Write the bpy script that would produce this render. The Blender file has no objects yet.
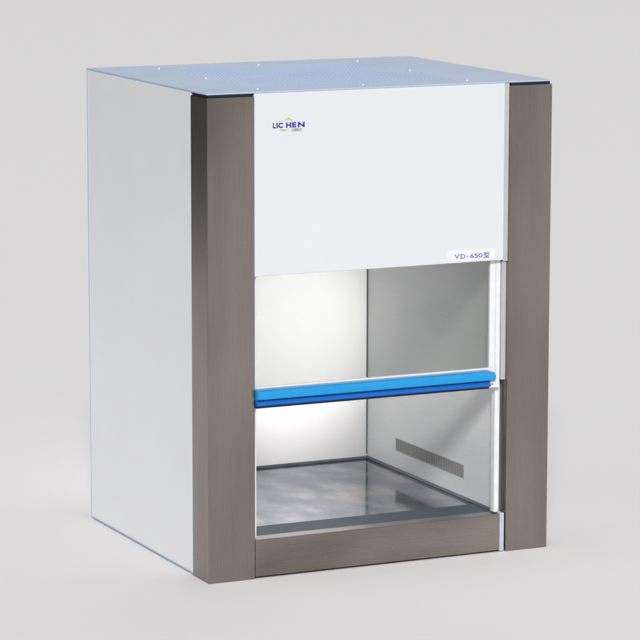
import bpy, bmesh, math, random
from mathutils import Vector, Matrix
random.seed(4)
S = bpy.context.scene
COL = S.collection

# ------------------------------------------------------------------ dimensions (metres)
W, D, H = 0.788, 0.668, 1.0044
P = 0.085            # depth of the steel columns
CL, CR = 0.104, 0.688   # inner edges of the two columns
HOOD_Z = 0.629
FLOOR = 0.080
RW = 0.678           # right inner wall
LW = 0.112           # left inner wall
BW = 0.656           # back inner wall

# ------------------------------------------------------------------ materials
def mat(name):
    m = bpy.data.materials.new(name); m.use_nodes = True
    nt = m.node_tree; b = nt.nodes['Principled BSDF']
    return m, nt, b

def coords(nt, scale, rot=(0, 0, 0)):
    tc = nt.nodes.new('ShaderNodeTexCoord'); mp = nt.nodes.new('ShaderNodeMapping')
    mp.inputs['Scale'].default_value = scale; mp.inputs['Rotation'].default_value = rot
    oi = nt.nodes.new('ShaderNodeObjectInfo'); ad = nt.nodes.new('ShaderNodeVectorMath'); ad.operation = 'ADD'
    nt.links.new(tc.outputs['Object'], ad.inputs[0]); nt.links.new(oi.outputs['Location'], ad.inputs[1])
    nt.links.new(ad.outputs[0], mp.inputs['Vector'])
    return mp.outputs['Vector']

def noise(nt, vec, scale, detail=3, rough=.5):
    n = nt.nodes.new('ShaderNodeTexNoise'); n.inputs['Scale'].default_value = scale
    n.inputs['Detail'].default_value = detail; n.inputs['Roughness'].default_value = rough
    nt.links.new(vec, n.inputs['Vector']); return n.outputs['Fac']

def ramp(nt, fac, stops):
    r = nt.nodes.new('ShaderNodeValToRGB'); e = r.color_ramp.elements
    while len(e) < len(stops): e.new(.5)
    for k, (p, c) in enumerate(stops):
        e[k].position = p; e[k].color = (*c, 1)
    nt.links.new(fac, r.inputs['Fac']); return r.outputs['Color']

def maprange(nt, fac, lo, hi, a=.25, b=.75):
    r = nt.nodes.new('ShaderNodeMapRange')
    r.inputs['From Min'].default_value = a; r.inputs['From Max'].default_value = b
    r.inputs['To Min'].default_value = lo; r.inputs['To Max'].default_value = hi
    nt.links.new(fac, r.inputs['Value']); return r.outputs['Result']

def mul(nt, c1, c2):
    x = nt.nodes.new('ShaderNodeMix'); x.data_type = 'RGBA'; x.blend_type = 'MULTIPLY'
    x.inputs['Factor'].default_value = 1
    nt.links.new(c1, x.inputs['A']); nt.links.new(c2, x.inputs['B'])
    return x.outputs['Result']

def bump(nt, b, fac, strength, dist):
    n = nt.nodes.new('ShaderNodeBump'); n.inputs['Strength'].default_value = strength
    n.inputs['Distance'].default_value = dist
    nt.links.new(fac, n.inputs['Height']); nt.links.new(n.outputs['Normal'], b.inputs['Normal'])

def paint(name, col, rough=.38, var=.03, peel=.06):
    m, nt, b = mat(name)
    v = coords(nt, (1, 1, 1))
    lo = tuple(c * (1 - var) for c in col)
    nt.links.new(ramp(nt, noise(nt, v, 5, 4), [(.3, lo), (.7, col)]), b.inputs['Base Color'])
    nt.links.new(maprange(nt, noise(nt, v, 14, 3), rough - .05, rough + .06), b.inputs['Roughness'])
    if peel: bump(nt, b, noise(nt, v, 420, 2), peel, .0006)
    return m

def brushed(name, a, c, grain=(140, 140, 1.6), rough=.36, metal=1.0, streak=.12, blotch=3.0, aniso=.0):
    m, nt, b = mat(name)
    g = noise(nt, coords(nt, grain), 3, 5, .65)
    base = ramp(nt, noise(nt, coords(nt, (2.2, 2.2, .55) if grain[0] > 10 else (.9, 1, 2.5)), blotch, 2.2, .45), [(.32, a), (.68, c)])
    gr = ramp(nt, g, [(.3, (1 - streak,) * 3), (.7, (1, 1, 1))])
    nt.links.new(mul(nt, base, gr), b.inputs['Base Color'])
    b.inputs['Metallic'].default_value = metal
    nt.links.new(maprange(nt, g, rough - .07, rough + .07), b.inputs['Roughness'])
    bump(nt, b, g, .10, .0006)
    return m

def plain(name, col, rough=.4, metal=0):
    m, nt, b = mat(name)
    v = coords(nt, (1, 1, 1))
    nt.links.new(ramp(nt, noise(nt, v, 60, 3), [(.3, tuple(c * .93 for c in col)), (.7, col)]), b.inputs['Base Color'])
    b.inputs['Roughness'].default_value = rough; b.inputs['Metallic'].default_value = metal
    return m

M = {}
M['white'] = paint('white_enamel', (.705, .735, .755))
M['side'] = paint('side_enamel', (.83, .84, .86))
M['inner_white'] = paint('inner_white_panel', (.80, .795, .795), .5, .02)
M['blue_top'] = paint('pale_blue_film', (.45, .56, .745), .32, .06, .05)
M['blue_edge'] = plain('blue_film_edge', (.44, .56, .76))
M['filter'] = plain('filter_media', (.80, .87, .96), .6)
M['steel'] = brushed('brushed_steel', (.250, .224, .205), (.435, .380, .345), (260, 260, 2.2), rough=.27, streak=.14, blotch=2.6)
M['steel_h'] = brushed('brushed_steel_across', (.205, .182, .166), (.385, .338, .304), (2.2, 260, 260), rough=.28, streak=.14, blotch=2.6)
M['wall_steel'] = brushed('inner_steel_wall', (.76, .775, .775), (.82, .83, .83), (1.2, 1.2, 90), .42, .12, .06, 4)
M['dark_trim'] = plain('dark_trim', (.23, .26, .285), .4, .5)
M['vent'] = plain('vent_steel', (.42, .415, .40), .5, .4)
M['black'] = plain('black_plastic', (.012, .013, .015), .35)
M['white_plastic'] = plain('white_plastic', (.82, .82, .84), .35)
M['blue'] = plain('blue_plastic', (.012, .30, .66), .28)
M['blue_shaded'] = plain('blue_plastic_shaded', (.008, .125, .49), .3)  # shade under the handle put into a darker blue
M['strip'] = plain('pale_blue_strip', (.50, .55, .66), .4)
M['chrome'] = plain('screw_metal', (.62, .66, .72), .5, .4)
M['ink_blue'] = plain('blue_ink', (.025, .045, .36), .4)
M['ink_violet'] = plain('violet_ink', (.17, .15, .42), .4)
M['ink_green'] = plain('green_ink', (.42, .58, .10), .4)
M['ink_grey'] = plain('grey_ink', (.30, .32, .31), .4)
M['sticker'] = plain('sticker_film', (.80, .81, .88), .3)

# work surface: polished stainless sheet, cloudy blue and warm reflections painted into its colour
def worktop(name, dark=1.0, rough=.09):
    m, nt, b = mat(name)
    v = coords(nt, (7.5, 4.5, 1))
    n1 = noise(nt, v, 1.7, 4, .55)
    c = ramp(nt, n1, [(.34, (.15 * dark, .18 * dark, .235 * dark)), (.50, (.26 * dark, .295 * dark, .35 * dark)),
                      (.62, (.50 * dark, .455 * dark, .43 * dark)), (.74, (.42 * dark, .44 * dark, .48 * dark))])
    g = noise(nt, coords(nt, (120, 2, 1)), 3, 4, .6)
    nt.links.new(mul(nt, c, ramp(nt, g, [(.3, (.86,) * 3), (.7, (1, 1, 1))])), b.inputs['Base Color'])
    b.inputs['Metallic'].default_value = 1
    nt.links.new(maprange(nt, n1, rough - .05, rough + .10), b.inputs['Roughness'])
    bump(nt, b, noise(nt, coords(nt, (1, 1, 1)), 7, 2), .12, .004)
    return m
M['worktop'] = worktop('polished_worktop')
M['worktop_dark'] = plain('worktop_dark_reflection', (.045, .07, .095), .5)  # colour of the dark reflection near the floor's front edge
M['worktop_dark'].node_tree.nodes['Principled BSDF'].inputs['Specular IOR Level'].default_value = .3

def glass():
    m = bpy.data.materials.new('smoked_glass'); m.use_nodes = True
    nt = m.node_tree; nt.nodes.clear()
    out = nt.nodes.new('ShaderNodeOutputMaterial'); mx = nt.nodes.new('ShaderNodeMixShader')
    tr = nt.nodes.new('ShaderNodeBsdfTransparent'); gl = nt.nodes.new('ShaderNodeBsdfGlossy')
    fr = nt.nodes.new('ShaderNodeFresnel'); fr.inputs['IOR'].default_value = 1.38
    tr.inputs['Color'].default_value = (.80, .81, .80, 1)
    gl.inputs['Roughness'].default_value = .02
    nt.links.new(fr.outputs[0], mx.inputs[0]); nt.links.new(tr.outputs[0], mx.inputs[1])
    nt.links.new(gl.outputs[0], mx.inputs[2]); nt.links.new(mx.outputs[0], out.inputs[0])
    return m
M['glass'] = glass()

def frosted():
    m = bpy.data.materials.new('frosted_acrylic'); m.use_nodes = True
    nt = m.node_tree; nt.nodes.clear()
    out = nt.nodes.new('ShaderNodeOutputMaterial'); mx = nt.nodes.new('ShaderNodeMixShader'); mx.inputs[0].default_value = .5
    d = nt.nodes.new('ShaderNodeBsdfDiffuse'); t = nt.nodes.new('ShaderNodeBsdfTranslucent')
    for n in (d, t): n.inputs['Color'].default_value = (.86, .85, .85, 1)
    nt.links.new(d.outputs[0], mx.inputs[1]); nt.links.new(t.outputs[0], mx.inputs[2]); nt.links.new(mx.outputs[0], out.inputs[0])
    return m
M['frosted'] = frosted()  # frosting added to turn the unseen back lamp into a white glow

def ground_mat():
    m, nt, b = mat('grey_backdrop_paper')
    v = coords(nt, (1, 1, 1))
    c = (.745, .73, .73)
    nt.links.new(ramp(nt, noise(nt, v, 60, 3), [(.3, tuple(x * .992 for x in c)), (.7, c)]), b.inputs['Base Color'])
    b.inputs['Roughness'].default_value = .9
    b.inputs['Specular IOR Level'].default_value = .1
    return m
M['ground'] = ground_mat()

# ------------------------------------------------------------------ mesh helpers
def box_bm(x0, x1, y0, y1, z0, z1, bev=0.0, seg=2, bm=None):
    t = bmesh.new()
    bmesh.ops.create_cube(t, size=1)
    for v in t.verts:
        v.co = Vector(((x0 + x1) / 2 + v.co.x * (x1 - x0), (y0 + y1) / 2 + v.co.y * (y1 - y0), (z0 + z1) / 2 + v.co.z * (z1 - z0)))
    if bev:
        bmesh.ops.bevel(t, geom=list(t.edges), offset=bev, segments=seg, affect='EDGES', profile=.6)
    if bm is None: return t
    me = bpy.data.meshes.new('tmp'); t.to_mesh(me); t.free(); bm.from_mesh(me); bpy.data.meshes.remove(me)
    return bm

def extrude_x(profile, x0, x1):
    """closed (y,z) outline swept along x, with capped ends"""
    bm = bmesh.new(); n = len(profile)
    a = [bm.verts.new((x0, y, z)) for y, z in profile]; b = [bm.verts.new((x1, y, z)) for y, z in profile]
    for i in range(n):
        j = (i + 1) % n; bm.faces.new((a[i], a[j], b[j], b[i]))
    bm.faces.new(a[::-1]); bm.faces.new(b)
    bmesh.ops.recalc_face_normals(bm, faces=list(bm.faces))
    return bm

def obj(name, bm, m, parent=None, smooth=None, label=None):
    """link a bmesh given in world coordinates as one mesh object with its origin in its own middle"""
    mats = m if isinstance(m, (list, tuple)) else [m]
    xs = [v.co for v in bm.verts]
    lo = Vector((min(c.x for c in xs), min(c.y for c in xs), min(c.z for c in xs)))
    hi = Vector((max(c.x for c in xs), max(c.y for c in xs), max(c.z for c in xs)))
    c = (lo + hi) / 2
    bmesh.ops.translate(bm, verts=list(bm.verts), vec=-c)
    me = bpy.data.meshes.new(name); bm.to_mesh(me); bm.free()
    for k in mats: me.materials.append(k)
    o = bpy.data.objects.new(name, me); COL.objects.link(o)
    o['origin_world'] = (c.x, c.y, c.z)
    base = Vector(parent['origin_world']) if parent else Vector((0, 0, 0))
    o.location = c - base
    if parent: o.parent = parent
    if smooth:
        for p in me.polygons: p.use_smooth = True
        me.set_sharp_from_angle(angle=math.radians(smooth))
    if label: o['label'] = label
    return o

def text_bm(body, x0, x1, z0, z1, y, bold=0.0, bm=None, mi=0, shear=0.0):
    """lettering as a thin solid on a plane facing -y, stretched into the given frame"""
    cu = bpy.data.curves.new('lettering', 'FONT'); cu.body = body
    cu.extrude = .0; cu.offset = bold; cu.shear = shear; cu.resolution_u = 4
    o = bpy.data.objects.new('lettering', cu); COL.objects.link(o)
    dg = bpy.context.evaluated_depsgraph_get(); dg.update()
    me = bpy.data.meshes.new_from_object(o.evaluated_get(dg))
    t = bmesh.new(); t.from_mesh(me)
    bpy.data.objects.remove(o); bpy.data.curves.remove(cu); bpy.data.meshes.remove(me)
    xs = [v.co.x for v in t.verts]; ys = [v.co.y for v in t.verts]
    ax, bx, ay, by = min(xs), max(xs), min(ys), max(ys)
    for v in t.verts:
        v.co = Vector((x0 + (v.co.x - ax) / (bx - ax) * (x1 - x0), y, z0 + (v.co.y - ay) / (by - ay) * (z1 - z0)))
    r = bmesh.ops.extrude_face_region(t, geom=list(t.faces))
    for g in r['geom']:
        if isinstance(g, bmesh.types.BMVert): g.co.y += .0009
    bmesh.ops.recalc_face_normals(t, faces=list(t.faces))
    for f in t.faces: f.material_index = mi
    if bm is None: return t
    me = bpy.data.meshes.new('tmp'); t.to_mesh(me); t.free(); bm.from_mesh(me); bpy.data.meshes.remove(me)
    return bm

def ribbon_bm(pts, y, th=.0008, bm=None):
    """a band on the plane facing -y: pts = [(x, z_low, z_high)]"""
    bm = bm or bmesh.new()
    cols = []
    for x, a, b in pts:
        cols.append([bm.verts.new((x, yy, z)) for yy in (y, y + th) for z in (a, b)])
    for p, q in zip(cols, cols[1:]):
        bm.faces.new((p[0], q[0], q[1], p[1])); bm.faces.new((p[2], p[3], q[3], q[2]))
        bm.faces.new((p[1], q[1], q[3], p[3])); bm.faces.new((p[0], p[2], q[2], q[0]))
    for e in (cols[0], cols[-1]): bm.faces.new((e[0], e[1], e[3], e[2]))
    bmesh.ops.recalc_face_normals(bm, faces=list(bm.faces))
    return bm

# ------------------------------------------------------------------ setting
# a wide grey paper runs away behind the cabinet; a dark floor is added round it for the columns to reflect
fwd = Vector((.425, .905, 0)).normalized(); rgt = Vector((fwd.y, -fwd.x, 0)); mid = Vector((.39, .3, 0))
gb = bmesh.new()
outline = [(-3.7, -9), (9, -9), (14, 6), (30, 24), (60, 90), (-60, 90), (-26, 22), (-3.7, 8.5)]
gb.faces.new([gb.verts.new(mid + rgt * a + fwd * b) for a, b in outline])
ground = obj('ground', gb, M['ground']); ground['kind'] = 'structure'
ground['label'] = 'plain pale grey studio paper under the cabinet'
fb = bmesh.new(); bmesh.ops.create_circle(fb, cap_ends=True, radius=160, segments=96)
bmesh.ops.translate(fb, verts=list(fb.verts), vec=(0, 0, -.004))
floor = obj('floor', fb, plain('added_dark_floor', (.085, .085, .085), .7)); floor['kind'] = 'structure'  # added dark floor, there for the columns to reflect
floor['label'] = 'dark grey floor added round the paper'

# ------------------------------------------------------------------ the cabinet
cab = bpy.data.objects.new('laminar_flow_cabinet', None); COL.objects.link(cab)
cab.empty_display_size = .2
cab.location = (W / 2, D / 2, 0); cab['origin_world'] = (W / 2, D / 2, 0)
cab['label'] = 'white clean bench cabinet with brown-grey steel columns and blue sash handle on grey surface'
cab['category'] = 'clean bench'

# outer panels
for x0, x1 in ((.0015, .010), (W - .010, W - .0015)):
    sp = obj('side_panel', box_bm(x0, x1, P + .0012, D - .001, .006, H - .0032, .0012), M['side'], cab)
    obj('base_edge', box_bm(x0 + .0012, x1 + (.0012 if x0 > .1 else -.0002), P + .004, D - .004, .0022, .0058), M['blue_edge'], sp)
bk = box_bm(.0115, LW - .004, D - .010, D, .004, H - .004)
box_bm(RW + .004, W - .0115, D - .010, D, .004, H - .004, bm=bk)
box_bm(LW - .004, RW + .004, D - .010, D, .004, .070, bm=bk)
box_bm(LW - .004, RW + .004, D - .010, D, .690, H - .004, bm=bk)
obj('edge_film', box_bm(.0008, .0030, D - .0048, D - .0002, .006, H - .0034), M['blue_edge'], cab)
obj('back_panel', bk, M['white'], cab)
obj('base_pan', box_bm(.0115, W - .0115, .040, D - .0115, .004, .030, .001), M['steel_h'], cab)

# roof with its screwed perforated sheet
roof = bmesh.new()
px0, px1, py0, py1 = .150, .600, .082, .550
for a in ((.001, px0, .004, D), (px1, W - .001, .004, D), (px0, px1, .004, py0), (px0, px1, py1, D)):
    box_bm(a[0], a[1], a[2], a[3], H - .0030, H, bm=roof)
top = obj('top_panel', roof, M['blue_top'], cab)
nx, ny = 48, 14
cx, cy = (px1 - px0) / nx, (py1 - py0) / ny
pb = bmesh.new(); zt = H; zb = zt - .0010
for i in range(nx):
    for j in range(ny):
        mx_, my = px0 + (i + .5) * cx, py0 + (j + .5) * cy
        w_, l_ = cx * .26, cy * .43
        O, I, B = [], [], []
        for a, b in ((-1, -1), (-.4, -1), (.4, -1), (1, -1), (1, 1), (.4, 1), (-.4, 1), (-1, 1)):
            O.append(pb.verts.new((mx_ + a * cx / 2, my + b * cy / 2, zt)))
            yy = my + b * (l_ if abs(a) < 1 else l_ - .0022)
            I.append(pb.verts.new((mx_ + a * w_, yy, zt + .0003))); B.append(pb.verts.new((mx_ + a * w_, yy, zb)))
        for k in range(8):
            l = (k + 1) % 8
            pb.faces.new((O[k], O[l], I[l], I[k])); pb.faces.new((I[k], I[l], B[l], B[k]))
bmesh.ops.remove_doubles(pb, verts=list(pb.verts), dist=1e-5)
obj('perforated_vent', pb, M['blue_top'], top)
obj('filter', box_bm(px0 + .001, px1 - .001, py0 + .001, py1 - .001, H - .016, H - .0011), M['filter'], top)
for sx in (.134, .371, .613):
    for sy in (.052, .318, .578):
        if sx == .371 and sy == .318: continue
        b = bmesh.new()
        bmesh.ops.create_uvsphere(b, u_segments=14, v_segments=8, radius=.0046)
        for v in b.verts: v.co = Vector((sx + v.co.x, sy + v.co.y, H + max(v.co.z, -.001) * .75))
        # cross slot
        obj('screw', b, M['chrome'], top, 40)

# steel columns
for x0, x1 in ((0, CL), (CR, W)):
    c = obj('front_column', box_bm(x0, x1, 0, P, 0, .9955, .0026, 3), M['steel'], cab)
    cap = box_bm(x0 + .0035, x1 - .0035, .0035, P - .002, .9952, 1.0015, .0018)
    obj('end_cap', cap, M['black'], c)

# hood front
hood = obj('front_panel', box_bm(CL + .0008, .6765, .002, .0125, HOOD_Z, H - .0035, .0014, 3), M['white'], cab)
M['return'] = plain('grey_return', (.50, .50, .505), .45)
ret = box_bm(.6772, CR - .0003, .0036, .016, HOOD_Z - .003, H - .004, .0008)
obj('side_return', ret, M['return'], hood)

# logo on the hood
yl = .0016
lg = bmesh.new()
for ch, x0, x1 in (('L', .1455, .1515), ('I', .1532, .1562), ('C', .1576, .1680), ('H', .1745, .1860), ('E', .1880, .1972), ('N', .2008, .2160)):
    text_bm(ch, x0, x1, .9293, .9400, yl, .045, lg)
obj('logo_lettering', lg, M['ink_blue'], hood)
sw = bmesh.new()
def arc(x0, x1, zc, amp, th, s):
    out = []
    for k in range(15):
        t = k / 14; w = th * math.sin(math.pi * (t * .92 + .04)) * (.45 + .9 * t)
        z = zc + s * amp * math.sin(math.pi * t)
        out.append((x0 + t * (x1 - x0), z - w / 2, z + w / 2))
    return out
ribbon_bm(arc(.1680, .1900, .9425, .0052, .0030, 1), yl, bm=sw)
ribbon_bm(arc(.1815, .1595, .9272, .0026, .0034, -1), yl, bm=sw)
obj('logo_swoosh', sw, M['ink_green'], hood)
obj('logo_caption', text_bm('\u529b\u8fb0\u79d1\u6280', .1862, .2105, .9208, .9276, yl, .02), M['ink_grey'], hood)

# model sticker on the hood's lower right corner
st = box_bm(.5440, .6560, .0014, .0024, .6325, .6555)
def ink(x0, x1, z0, z1):
    k = len(st.faces); box_bm(x0, x1, .0009, .0019, z0, z1, bm=st)
    st.faces.ensure_lookup_table()
    for f in st.faces[k:]: f.material_index = 1
text_bm('V', .5605, .5718, .6380, .6468, .0010, .012, st, 1)
text_bm('D', .5748, .5858, .6380, .6468, .0010, .012, st, 1)
for a in ((.5592, .5638), (.5690, .5732)): ink(*a, .6461, .6471)
for z in (.6377, .6461): ink(.5736, .5790, z, z + .0010)
text_bm('-', .5892, .5932, .6414, .6428, .0010, .01, st, 1)
text_bm('650', .5968, .6262, .6378, .6468, .0010, .01, st, 1)
text_bm('\u578b', .6285, .6425, .6362, .6485, .0010, .012, st, 1)
obj('model_sticker', st, [M['sticker'], M['ink_violet']], hood)

# sill under the opening, pale strip closing the corner
obj('front_sill', box_bm(CL + .0006, .6735, .0012, .036, .0045, .0822, .0012), M['steel_h'], cab)
obj('corner_strip', box_bm(.6752, .6858, .004, .030, .0015, .084, .0008), M['strip'], cab)

# chamber
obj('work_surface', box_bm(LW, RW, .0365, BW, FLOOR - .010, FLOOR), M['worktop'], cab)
obj('reflection_band', box_bm(LW, RW - .001, .0365, .118, FLOOR + .0003, FLOOR + .0015, .0004), M['worktop_dark'], cab)  # dark reflected band painted as a thin strip on the work surface
obj('back_glow_window', box_bm(LW, RW, BW, BW + .004, .04, .695), M['frosted'], cab)  # frosting added to turn the unseen lamp into a white glow
lw = obj('inner_side_wall', box_bm(CL + .0010, LW, .030, D - .0104, .04, .70), M['inner_white'], cab)
rw = obj('inner_side_wall', box_bm(RW, CR - .0005, .032, D - .0104, .04, .70), M['wall_steel'], cab)
for a in ((RW - .003, RW + .0002, .037, BW - .0032, FLOOR + .0004, FLOOR + .0072), (LW - .0002, LW + .003, .037, BW - .0032, FLOOR + .0004, FLOOR + .0072),
          (LW - .0002, RW + .0002, BW - .003, BW + .0002, FLOOR + .0004, FLOOR + .0055)):
    obj('skirting', box_bm(*a, .0006), M['dark_trim'], cab)
obj('corner_bead', box_bm(RW - .0022, RW + .0002, BW - .0026, BW + .0002, FLOOR + .0100, .655), M['dark_trim'], cab)
obj('chamber_ceiling', box_bm(LW + .0003, RW - .0003, .034, BW - .0003, .690, .697), M['inner_white'], cab)

# slotted air vent low on the right wall
vf = bmesh.new()
vy0, vy1, vz0, vz1 = .174, .505, .1275, .1555
box_bm(RW - .0016, RW + .0004, vy0, vy1, vz1 - .0016, vz1, bm=vf); box_bm(RW - .0016, RW + .0004, vy0, vy1, vz0, vz0 + .0016, bm=vf)
nb = 40
for k in range(nb + 1):
    y = vy0 + (vy1 - vy0 - .0042) * k / nb
    box_bm(RW - .0014, RW + .0004, y, y + .0042, vz0 + .0015, vz1 - .0015, bm=vf)
av = obj('air_vent', vf, M['vent'], cab)
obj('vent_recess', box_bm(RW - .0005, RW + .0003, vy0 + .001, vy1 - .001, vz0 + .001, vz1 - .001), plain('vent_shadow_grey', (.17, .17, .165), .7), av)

# sash guide posts
obj('track_cover', box_bm(.6774, CR - .0003, .0085, .0200, .372, HOOD_Z - .0036, .0008), M['return'], cab)
obj('guide_post', box_bm(.6660, .6765, .0135, .0300, FLOOR + .005, .660, .0010), M['white_plastic'], cab)
obj('guide_post', box_bm(.0960, .1128, .0135, .0290, FLOOR + .005, .660, .0010), M['white_plastic'], cab)

# sliding sash
sash = obj('sash', box_bm(.113, .6545, .0180, .0220, .362, .685), M['glass'], cab)
obj('edge_rail', box_bm(.6525, .6655, .0145, .0260, .360, .680, .0008), M['white_plastic'], sash)
obj('edge_rail', box_bm(.113, .6520,   .0126, .0225, .3925, .3985, .0012), M['white_plastic'], sash)
def arc_pts(cy, cz, ry, rz, a0, a1, n):
    return [(cy + ry * math.cos(math.radians(a0 + (a1 - a0) * k / n)), cz + rz * math.sin(math.radians(a0 + (a1 - a0) * k / n))) for k in range(n + 1)]
up = [(.0122, .3955)] + arc_pts(-.0020, .3855, .0115, .0098, 80, 180, 9) + arc_pts(-.0020, .3785, .0115, .0040, 180, 265, 5) + [(.0122, .3742)]
grip = obj('handle', extrude_x(up, .1048, .6435), M['blue'], sash, 35)
obj('end_plug', extrude_x([(y * .8 - .0008, .3845 + (z - .3855) * .78) for y, z in up], .6437, .6545), M['blue'], grip, 35)
lo_ = [(.0120, .3738)] + [(-.0050, .3738), (-.0058, .3726)] + arc_pts(-.0050, .3660, .0062, .0040, 150, 250, 6) + [(.0120, .3620)]
obj('lower_lip', extrude_x(lo_, .1048, .6425), M['blue_shaded'], grip, 35)
obj('seal', box_bm(.1055, .6415, -.0040, .0118, .3575, .3618, .0008), M['black'], sash)
blk = obj('end_bracket', box_bm(.6440, .6680, -.0005, .0128, .3585, .3722, .0010), M['white_plastic'], sash)
obj('bracket_mark', box_bm(.6485, .6540, -.0011, .0002, .3640, .3678, .0003), M['vent'], blk)

for o in COL.objects:
    if 'origin_world' in o: del o['origin_world']

# ------------------------------------------------------------------ light
def area(name, loc, target, size, energy, col=(1, 1, 1)):
    l = bpy.data.lights.new(name, 'AREA'); l.shape = 'DISK'; l.size = size; l.energy = energy; l.color = col
    o = bpy.data.objects.new(name, l); COL.objects.link(o); o.location = loc
    o.rotation_euler = (Vector(target) - Vector(loc)).to_track_quat('-Z', 'Y').to_euler()
    return o
ctr = Vector((.39, .3, .4))
def sph(az, el, d):   # azimuth measured from -y towards -x
    a, e = math.radians(az), math.radians(el)
    return ctr + d * Vector((-math.sin(a) * math.cos(e), -math.cos(a) * math.cos(e), math.sin(e)))
area('key_softbox', sph(25.3, 34, 1500), ctr, 300, 18.6e6, (1, .99, .98))

# unseen lamp added behind the cabinet to make the frosted back glow
sp = bpy.data.lights.new('added_back_lamp', 'SPOT'); sp.energy = 47; sp.spot_size = math.radians(84); sp.spot_blend = .8; sp.shadow_soft_size = .05
so = bpy.data.objects.new('added_back_lamp', sp); COL.objects.link(so); so.location = (.53, BW + .46, .44)
so.rotation_euler = (Vector((.46, BW, .40)) - so.location).to_track_quat('-Z', 'Y').to_euler()

w = bpy.data.worlds.new('World'); S.world = w; w.use_nodes = True
nt = w.node_tree; bg = nt.nodes['Background']     # white surround, dark area added back left to darken the column sides
tc = nt.nodes.new('ShaderNodeTexCoord'); dot = nt.nodes.new('ShaderNodeVectorMath'); dot.operation = 'DOT_PRODUCT'
dot.inputs[1].default_value = Vector((-.52, .85, .02)).normalized()
nt.links.new(tc.outputs['Generated'], dot.inputs[0])
nt.links.new(ramp(nt, maprange(nt, dot.outputs['Value'], 0, 1, .60, .86), [(0, (.97, .985, 1.0)), (1, (.05, .05, .05))]), bg.inputs['Color'])
bg.inputs['Strength'].default_value = .54

# ------------------------------------------------------------------ camera
cd = bpy.data.cameras.new('camera'); co = bpy.data.objects.new('camera', cd); COL.objects.link(co)
r = Vector((.9053, -.4247, .0012)); u = Vector((.0679, .1476, .9867)); f = Vector((.4193, .8932, -.1625))
co.matrix_world = Matrix(((r.x, u.x, -f.x, -2.5201), (r.y, u.y, -f.y, -5.9018), (r.z, u.z, -f.z, 1.6044), (0, 0, 0, 1)))
cd.sensor_width = 36; cd.lens = 36 * 3223 / 640; cd.clip_start = .1; cd.clip_end = 500
S.camera = co
S.view_settings.view_transform = 'Standard'; S.view_settings.look = 'None'
S.view_settings.exposure = 0; S.view_settings.gamma = 1
S.cycles.max_bounces = 12; S.cycles.transparent_max_bounces = 12
